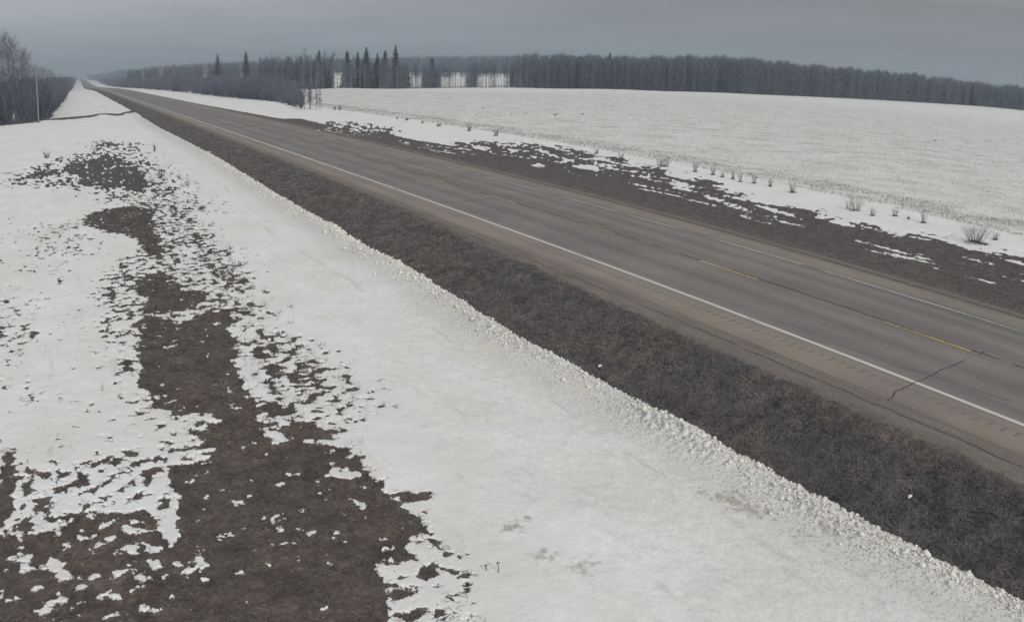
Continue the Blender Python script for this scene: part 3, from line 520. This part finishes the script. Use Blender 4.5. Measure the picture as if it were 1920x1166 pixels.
# small tussock weeds through the speckled zone (uncountable)
n = 2600; x = rng.uniform(2, 8.5, n); y = 15*(75/15.)**rng.rand(n); S, s_, z, e = zat(x, y)
k = (S > -.16)&(S < .3)&(x > 3.2+.0*y); x, y, z = x[k], y[k], z[k]; mb = MB()
for j in range(7):
    P = np.c_[x+rng.normal(0, .05, len(x)), y+rng.normal(0, .05, len(x)), z-.02]; sc = np.clip(np.hypot(x, y)/25, .8, 2.5)
    mb.strips(P, P+np.c_[rng.normal(0, .05, (len(x), 2)), rng.uniform(.05, .22, len(x))*np.where(rng.rand(len(x)) < .8, .8, 1.5)], .006*sc, .003*sc)
o = mb.build('dry_weeds', stem_m); tag(o, kind='stuff')
# ---------------------------------------------------------------- trees
def tmpl_aspen(seed, H=14., nb=34, nt_=7, w=.05, low=.35, spread=.17, tr=.10):
    rs = np.random.RandomState(seed); T = MB(); bend = rs.normal(0, .012*H, 2)
    hs = np.linspace(0, H*.97, 7); ax = lambda h: np.stack([bend[0]*np.sin(h/H*3), bend[1]*np.sin(h/H*2.4), h], -1)
    T.tube(ax(hs), tr*(1-hs/H*.85), 5)
    C = MB(); h0 = H*(low+(1-low)*rs.rand(nb)**.85); a = rs.uniform(0, 6.28, nb); L = H*spread*(1.15-h0/H*.75)*rs.uniform(.6, 1.2, nb)
    B = ax(h0); E = B+np.c_[np.cos(a)*L, np.sin(a)*L, L*rs.uniform(.5, 1.3, nb)]; C.strips(B, E, w*1.4, w*.8, rs)
    for j in range(nt_):
        f = rs.uniform(.2, 1, (nb, 1)); P = B+(E-B)*f; C.strips(P, P+np.c_[rs.normal(0, L[:, None]*.33, (nb, 2)), L*rs.uniform(.1, .7, nb)], w*.9, w*.4, rs)
    return T, C
def tmpl_spruce(seed, H=16., wid=.16):
    rs = np.random.RandomState(seed); T = MB(); T.tube([[0, 0, 0], [0, 0, H*.5], [0, 0, H]], [.16, .1, .02], 5); C = MB()
    for k in range(34):
        f = .06+.93*k/33; z = H*f; L = H*wid*(1-f)**.6*(.75+.5*rs.rand())+.12; n = 9; a = rs.uniform(0, 6.28)+np.arange(n)*6.28/n+rs.normal(0, .25, n); Lj = L*rs.uniform(.55, 1.15, n)
        P = np.c_[np.zeros(n), np.zeros(n), np.full(n, z)]; Q = P+np.c_[np.cos(a)*Lj, np.sin(a)*Lj, -Lj*.35]
        u = np.c_[-np.sin(a), np.cos(a), np.zeros(n)]; ww = Lj[:, None]*.28+.06
        V = np.stack([P-u*ww*.2, P+u*ww*.2, Q+u*ww*.6, Q-u*ww*.6+[0, 0, -.1]], 1).reshape(-1, 3); C.add(V, np.arange(n*4).reshape(-1, 4))
        V = np.stack([P, P+[0, 0, .2], (P+Q)/2+u*ww+[0, 0, -.25], Q+[0, 0, -.3]], 1).reshape(-1, 3); C.add(V, np.arange(n*4).reshape(-1, 4))
    return T, C
def scatter(name, tmpls, pos, scl, mat, yaw=None):
    Vs = []; Fs = []; n0 = 0
    for i, ((x, y, z), s) in enumerate(zip(pos, scl)):
        V, F = tmpls[i % len(tmpls)]; a = rng.uniform(0, 6.28); c, s_ = math.cos(a), math.sin(a); sx, sz = s
        Vs.append(np.c_[(V[:, 0]*c-V[:, 1]*s_)*sx+x, (V[:, 0]*s_+V[:, 1]*c)*sx+y, V[:, 2]*sz+z]); Fs.append(F+n0); n0 += len(V)
    o = link(name, mesh(name, np.concatenate(Vs), np.concatenate(Fs), mat)); tag(o, kind='stuff'); return o
def gz(x, y): return ground_z(np.asarray(x, float), np.asarray(y, float))
def azp(a, d_): a = math.radians(a); return d_*math.sin(a), d_*math.cos(a)
# far-edge line of the snowy field
BX = [90.5, 143.2, 171.6, 217.8, 239.7, 277.1, 350.0, 415.4, 454.9, 473.3, 560]; BY = [323.1, 415.2, 415.9, 389.5, 330.1, 299.5, 298.7, 292.3, 286.1, 272.0, 240]
BAZ = np.degrees(np.arctan2(BX, BY)); BD = np.hypot(BX, BY); BD = BD.copy()
def belt_d(a): return np.interp(a, BAZ, BD)
SKA = [-9, .56, 3.22, 5.55, 8.91, 12.27, 15.65, 19.03, 22.4, 25.78, 29.16, 32.54, 35.92, 39.29, 42.67, 46.05, 49.41, 52.75, 54.75, 57.72, 59.99, 70]
SKE = [.002, .00163, .00661, .00872, .01044, .01032, .00954, .01112, .01271, .01373, .01537, .01525, .01635, .0204, .02143, .01888, .0186, .01819, .01723, .01521, .0157, .015]
def sky_el(a): return np.interp(a, SKA, SKE)
# dense wood right of centre
def massT(seed, H=1., nt=46, w=.0055, low=.0, twid=.15, thick=.0045):
    rs = np.random.RandomState(seed); M = MB(); M.tube([[0, 0, 0], [rs.normal(0, .012), rs.normal(0, .012), .92]], [thick, .002], 3)
    h = low+(1-low)*rs.rand(nt)**.9; a = rs.uniform(0, 6.28, nt); r_ = twid*(1.15-h*.75)*rs.rand(nt)**.5
    P = np.c_[np.cos(a)*r_*.2, np.sin(a)*r_*.2, h*.9]; Q = np.c_[np.cos(a)*r_, np.sin(a)*r_, h*.9+rs.uniform(.03, .14, nt)]
    M.strips(P, Q, w, w*.5, rs); return M.arrays()
MT = [massT(s, nt=84) for s in range(8)]; MTl = [massT(20+s, low=.42, nt=34) for s in range(4)]
pos = []; scl = []; posl = []; scll = []
for _ in range(6500):
    a = rng.uniform(27, 66)
    if a < 31.5 and rng.rand() > ((a-27)/4.5)**1.3: continue
    dep = rng.uniform(0, 70)*rng.uniform(.3, 1); D_ = belt_d(a)+dep; x, y = azp(a, D_); z = float(gz(x, y))
    top = 7+D_*float(sky_el(a)); H = (top-z)*(1.03-.33*rng.rand()**1.2)*(1+.03*math.sin(a*3.1)+.02*math.sin(a*11)); H *= 1-.0*dep
    pos.append((x, y, z-.3)); scl.append((H*rng.uniform(1.1, 1.7), H*1.06))
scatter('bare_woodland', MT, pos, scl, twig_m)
# thin front row of the belt, left of centre (countable trunks)
def in_gap(a): return (23.3 < a < 24.9) or (25.6 < a < 27.7) or (21.3 < a < 22.1) or (16.6 < a < 17.1) or (17.7 < a < 18.3) or (19.1 < a < 19.8) or (28 < a < 28.6)
AT = []
for s in range(5):
    T, C = tmpl_aspen(s+1, 14, 26, 5, .07, .42, .15, .11); tv = T.arrays(); cv = C.arrays()
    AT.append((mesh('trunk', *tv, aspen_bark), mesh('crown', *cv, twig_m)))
na_ = 0
for i in range(230):
    a = rng.uniform(14.2, 30.5)
    if i < 90:
        while not in_gap(a): a = rng.uniform(16.5, 28.6)
    D_ = belt_d(a)+rng.uniform(0, 9); x, y = azp(a, D_); z = float(gz(x, y)); o = link('aspen_tree', None, None, (x, y, z-.1))
    s = rng.uniform(.72, 1.02); o.scale = (s, s, s*(1.03)); o.rotation_euler = (0, 0, rng.uniform(0, 6.28))
    tag(o, 'slim bare aspen in the thin belt along the far edge of the snowy field', 'tree', 'aspens in the belt at the far edge of the field')
    T, C = AT[i % 5]; link('trunk', T, o); link('crown', C, o)
# understorey and denser clumps of that belt
pos = []; scl = []
for _ in range(1750):
    a = rng.uniform(11.8, 32)
    if in_gap(a) and rng.rand() < .97: continue
    D_ = belt_d(a)+rng.uniform(0, 26); x, y = azp(a, D_); z = float(gz(x, y)); H = rng.uniform(9, 14)*(1 if rng.rand() < .75 else .5); pos.append((x, y, z-.3)); scl.append((H, H))
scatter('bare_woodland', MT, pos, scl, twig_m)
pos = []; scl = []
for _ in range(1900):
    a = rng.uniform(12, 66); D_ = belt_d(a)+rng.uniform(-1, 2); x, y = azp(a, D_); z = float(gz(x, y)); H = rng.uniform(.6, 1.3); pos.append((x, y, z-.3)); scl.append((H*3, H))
scatter('shade_line_shrubs', MT, pos, scl, twig_d)  # low dark shrubs added to draw the shadow line at the wood's foot
# forest beyond the second field
pos = []; scl = []
for _ in range(5200):
    a = rng.uniform(-1.5, 33)**1.0; base = np.interp(a, [-2, 1, 2, 3.2, 5, 10, 15, 33], [2600, 2600, 2000, 1600, 1300, 1050, 1000, 950]); D_ = base+rng.uniform(0, 160)
    if .25 < a < .95: continue
    x, y = azp(a, D_); z = float(gz(x, y)); top = 7+D_*float(sky_el(a))+2; H = max(4, (top-z))*rng.uniform(.75, .98); pos.append((x, y, z-.5)); scl.append((H*.9, H))
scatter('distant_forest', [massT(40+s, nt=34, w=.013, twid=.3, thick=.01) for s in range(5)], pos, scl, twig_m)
pos = []; scl = []
for _ in range(1700):
    a = rng.uniform(3.5, 16.6); D_ = 660+rng.uniform(0, 60); x, y = azp(a, D_)
    if fbm(np.array([a*1.7]), np.array([.3]), 2, 8)[0] > .28: continue
    z = float(gz(x, y)); top = 7+D_*float(sky_el(a)); H = (top-z)*rng.uniform(.78, .97); pos.append((x, y, z-.4)); scl.append((H*1.3, H))
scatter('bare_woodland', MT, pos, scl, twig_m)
# spruces standing above the wood
ST = []
for s in range(4):
    T, C = tmpl_spruce(s+3, 16, (.13, .16, .12, .17)[s]); ST.append((mesh('trunk', *T.arrays(), wood_m), mesh('crown', *C.arrays(), spruce_m)))
spr = [(9.18, .01845, 'spruce farthest left above the wood, alone against the sky'), (10.96, .02038, 'second spruce from the left, broad and alone against the sky'), (15.58, .01964, 'dark spruce just right of the bare treetops above the wood'), (17.37, .01797, 'thin short spruce between the broad one and the middle cluster'), (18.04, .01664, 'smallest spruce tip, left neighbour of the tall pale one'), (18.58, .0219, 'second tallest spruce with a ragged crown in the cluster'), (19.29, .01585, 'stubby spruce top right of the ragged one'), (19.77, .01817, 'spruce just left of the tallest one'), (20.44, .02408, 'tallest spruce of the skyline cluster'), (34.02, .01976, 'lone spruce tip above the long wood right of centre')]
for i, (a, e, lab) in enumerate(spr):
    D_ = belt_d(a)+14 if a > 14.5 else 652; x, y = azp(a, D_); z = float(gz(x, y)); H = 7+D_*e-z
    o = link('spruce_tree', None, None, (x, y, z-.2)); o.scale = (max(1.7, H/16*1.5),)*2+(H/16*1.03,); o.rotation_euler = (0, 0, i*1.3); tag(o, lab, 'tree', 'spruces rising above the wood')
    link('trunk', ST[i % 4][0], o); link('crown', ST[i % 4][1], o)
for i in range(30):      # lower spruces among the bare trees
    a = rng.uniform(29, 62) if i > 12 else rng.uniform(15, 29); 
    if i in (3, 4, 5, 6): a = rng.uniform(19, 23)
    D_ = belt_d(a)+rng.uniform(3, 30); x, y = azp(a, D_); z = float(gz(x, y)); H = (7+D_*float(sky_el(a))-z)*rng.uniform(.65, 1.0)
    o = link('spruce_tree', None, None, (x, y, z-.2)); o.scale = (H/16*1.5,)*2+(H/16,); o.rotation_euler = (0, 0, i*1.7); tag(o, 'dark narrow spruce buried among the bare trees of the far wood', 'tree', 'spruces buried in the far wood')
    link('trunk', ST[i % 4][0], o); link('crown', ST[i % 4][1], o)
# bare crowns standing above the wood
bl = [(12.54, .01902, 'bare treetop, first left of the tall twiggy one on the skyline'), (13.22, .01873, 'bare treetop close left of centre of the skyline twigs'), (14.16, .01776, 'faint bare treetop beside the tall twiggy one'), (14.74, .02169, 'tall twiggy bare tree left of the dark skyline spruce'), (16.05, .01831, 'bare treetop touching the right side of the dark spruce'), (16.5, .01823, 'faint bare crown right of the dark spruce'), (17.0, .01747, 'slim bare stem just left of the thin short spruce'), (6.4, .0117, 'wide low bare crown bulging from the left skyline'), (29.4, .0172, 'bare crowns bulging above the middle of the wood'), (35.4, .0185, 'pale bare crown right of the lone spruce tip'), (38.2, .0208, 'bare crown on the skyline at the wood\'s rising part')]
for i, (a, e, lab) in enumerate(bl):
    D_ = belt_d(a)+10 if a > 14.4 else 655; x, y = azp(a, D_); z = float(gz(x, y)); H = 7+D_*e-z
    o = link('bare_tree', None, None, (x, y, z-.2)); o.scale = (H/14*(1.0 if i != 7 else 2.4),)*2+(H/14,); tag(o, lab, 'tree', 'bare crowns above the wood'); link('trunk', AT[i % 5][0], o); link('crown', AT[i % 5][1], o)
# roadside thicket right of the road
TX = [45.4, 44.1, 46.6, 46.5, 44.9, 43.9, 43.2, 41.3, 40.2, 48.3, 55.4, 61.6]; TY = [162.3, 173.2, 203, 227, 249.1, 281.2, 342.7, 427.3, 597, 1261.5, 1862, 3360]
def shr(seed, n=20):
    rs = np.random.RandomState(seed); M = MB(); a = rs.uniform(0, 6.28, n); P = np.c_[np.cos(a)*.05, np.sin(a)*.05, np.zeros(n)]; r_ = .32*rs.rand(n)**.6; Q = np.c_[np.cos(a)*r_, np.sin(a)*r_, rs.uniform(.6, 1, n)]
    M.strips(P, Q, .012, .006, rs)
    for j in range(4): f = rs.uniform(.25, 1, (n, 1)); B = P+(Q-P)*f; M.strips(B, B+np.c_[rs.normal(0, .06, (n, 2)), rs.uniform(.05, .2, n)], .008, .003, rs)
    return M.arrays()
SH = [shr(s) for s in range(6)]
pos = []; scl = []
for _ in range(3600):
    y = 162*(2600/162.)**(rng.rand()**1.15); x = np.interp(y, TY, TX)+rng.exponential(min(14, 4+y*.03)) if y > 190 else np.interp(y, TY, TX)+rng.uniform(0, 9)
    x = min(x, 52+max(0, y-200)*.2)
    if y < 169 or math.degrees(math.atan2(x, y)) > 14.5: continue
    zt = float(gz(x, y)); H = (2.0+3.8*rng.rand()**.8)*(.85+.55*float(fbm(np.array([x*.05]), np.array([y*.045]), 3, 6)[0]))*(1+.3*sstep(200, 260, y)+.55*sstep(500, 1200, y)); s_ = 1+.6*float(sstep(300, 900, y)); H = max(H, 1.2)*(1-.45*float(sstep(12.6, 14.5, math.degrees(math.atan2(x, y))))); pos.append((x, y, zt-.2)); scl.append((H*s_*1.25, H))
scatter('willow_thicket', SH, pos, scl, twig_d)
for i, (x, y, H, lab) in enumerate([(43.3, 165.5, 5.2, 'front-most young aspen at the open end of the roadside thicket'), (44.0, 164.0, 5.8, 'young aspen second from the open end of the thicket'), (44.9, 163.0, 4.8, 'rightmost young aspen at the open end of the thicket'), (42.9, 167, 5.4, 'young aspen against the dark end of the thicket'), (44.4, 166.0, 6.0, 'tallest young aspen at the thicket end'), (45.5, 162.5, 3.6, 'short young aspen furthest out from the thicket')]):
    if i == 0: YT = [tuple(m_ for m_ in (mesh('trunk', *T.arrays(), twig_m), mesh('crown', *C.arrays(), twig_m))) for T, C in (tmpl_aspen(60+s, 5, 50, 7, .04, .15, .16, .06) for s in range(3))]
    o = link('young_aspen', None, None, (x, y, float(gz(x, y)))); o.scale = (H/5,)*3; o.rotation_euler = (0, 0, i); tag(o, lab, 'tree', 'young aspens at the thicket end'); link('trunk', YT[i % 3][0], o); link('crown', YT[i % 3][1], o)
# wood left of the road
LX = [-30, -13.7, -7.7, -4.5, -4.7, -2.8, -1.9, 3.1, 20]; LY = [176, 174.4, 174.2, 190.4, 226.8, 326.7, 520.7, 1593, 3400]
pos = []; scl = []
for _ in range(4200):
    y = 176*(2600/176.)**(rng.rand()**1.3); xe = np.interp(y, LY[3:], LX[3:]) if y > 190 else np.interp(y, [174, 190], [-8, -4.5]); x = xe-rng.exponential(7+y*.012) if rng.rand() < .6 else xe-rng.uniform(0, 34)
    a = math.degrees(math.atan2(x, y))
    if -3.95 < a < -3.3 and y < 700: continue
    if a < -11: continue
    H = (7.3+.0005*y+.8*rng.normal()+float(-gz(x, y)))*rng.uniform(.7, 1.02); H = max(3., H); s_ = 1+.8*float(sstep(300, 1200, y)); pos.append((x, y, float(gz(x, y))-.2)); scl.append((H*s_, H))
scatter('roadside_wood', SH+[massT(70, nt=60, w=.008), massT(71, nt=60, w=.008)], pos, scl, twig_d)
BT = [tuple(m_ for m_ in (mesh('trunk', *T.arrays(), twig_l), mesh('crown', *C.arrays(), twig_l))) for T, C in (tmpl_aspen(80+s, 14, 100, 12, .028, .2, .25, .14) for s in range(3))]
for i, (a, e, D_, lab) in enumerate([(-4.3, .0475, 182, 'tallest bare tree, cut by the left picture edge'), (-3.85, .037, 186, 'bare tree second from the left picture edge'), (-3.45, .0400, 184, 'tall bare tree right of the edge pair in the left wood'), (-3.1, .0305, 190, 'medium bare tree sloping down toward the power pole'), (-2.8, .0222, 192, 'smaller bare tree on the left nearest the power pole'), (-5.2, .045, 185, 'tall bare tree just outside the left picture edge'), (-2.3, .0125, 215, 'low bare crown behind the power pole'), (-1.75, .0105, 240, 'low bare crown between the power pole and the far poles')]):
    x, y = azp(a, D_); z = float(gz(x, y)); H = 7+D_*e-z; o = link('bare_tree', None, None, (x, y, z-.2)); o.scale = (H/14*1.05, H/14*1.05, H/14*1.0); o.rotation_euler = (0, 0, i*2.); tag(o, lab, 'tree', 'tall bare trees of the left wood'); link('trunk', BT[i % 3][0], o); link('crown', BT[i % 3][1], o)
# ---------------------------------------------------------------- power poles
for i, (x, y, H, arms, lab) in enumerate([(-6.3, 170.7, 10.6, (9.2,), 'nearest tall wooden power pole in the snow before the left wood'), (-6.4, 222, 10.6, (9.6,), 'second power pole, first one behind the left wood'), (-6.3, 276, 10.8, (10.3, 9.4), 'power pole with two crossarms above the left wood'), (-6.2, 315, 9.9, (9.5,), 'farthest power pole with one wide crossarm near the road\'s end')]):
    z = float(gz(x, y)); o = link('power_pole', None, None, (x, y, z)); tag(o, lab, 'power pole', 'power poles along the left wood')
    mb = MB(); mb.tube([[0, 0, -.3], [0, 0, H*.5], [0, 0, H]], [.15, .125, .095], 10); mb.build('pole_shaft', wood_m, o)
    for k_, h_ in enumerate(arms):
        mb = MB(); mb.box((0, -.17, h_), (2.6, .12, .14)); ar = mb.build('crossarm', wood_m, o)
        mb = MB(); mb.tube([[-.8, -.17, h_-.07], [0, -.12, h_-.8]], [.03, .03], 4); mb.tube([[.8, -.17, h_-.07], [0, -.12, h_-.8]], [.03, .03], 4); mb.build('brace', steel_m, ar)
        for px in (-1.15, -.55, .55, 1.15):
            mb = MB(); mb.tube([[px, -.17, h_+.07], [px, -.17, h_+.13], [px, -.17, h_+.2], [px, -.17, h_+.27]], [.03, .06, .07, .035], 6); mb.build('insulator', glass_m, ar)
    mb = MB(); mb.tube([[-.05, 0, H], [-.05, 0, H+.12], [-.05, 0, H+.25]], [.04, .07, .03], 6); mb.build('insulator', glass_m, o)
# small litter lumps on the verge
for x, y, lab in ((12.44, 18.33, 'little white snow lump on the dark verge grass'), (13.33, 8.82, 'pale scrap lying in the near verge grass')):
    z = float(snow_bits(np.array([x]), np.array([y]))[2][0]); bm_V = []; mb = MB(); mb.tube([[-.05, 0, 0], [-.02, .01, .03], [.03, 0, .035], [.06, .01, .0]], [.01, .035, .03, .008], 6); o = mb.build('snow_lump', chunk_m); o.location = (x, y, z+.04); tag(o, lab, 'snow lump')
# ---------------------------------------------------------------- haze
hm = bpy.data.materials.new('haze'); hm.use_nodes = True; t = hm.node_tree; t.nodes.clear()
v = N(t, 'ShaderNodeVolumePrincipled'); v.inputs['Color'].default_value = (.72, .82, .95, 1); v.inputs['Density'].default_value = .0005; v.inputs['Anisotropy'].default_value = .1
oo = N(t, 'ShaderNodeOutputMaterial'); t.links.new(v.outputs[0], oo.inputs['Volume'])
mb = MB(); mb.box((0, 0, 10), (10800, 10800, 120)); hz = mb.build('haze', hm); tag(hz, kind='stuff')
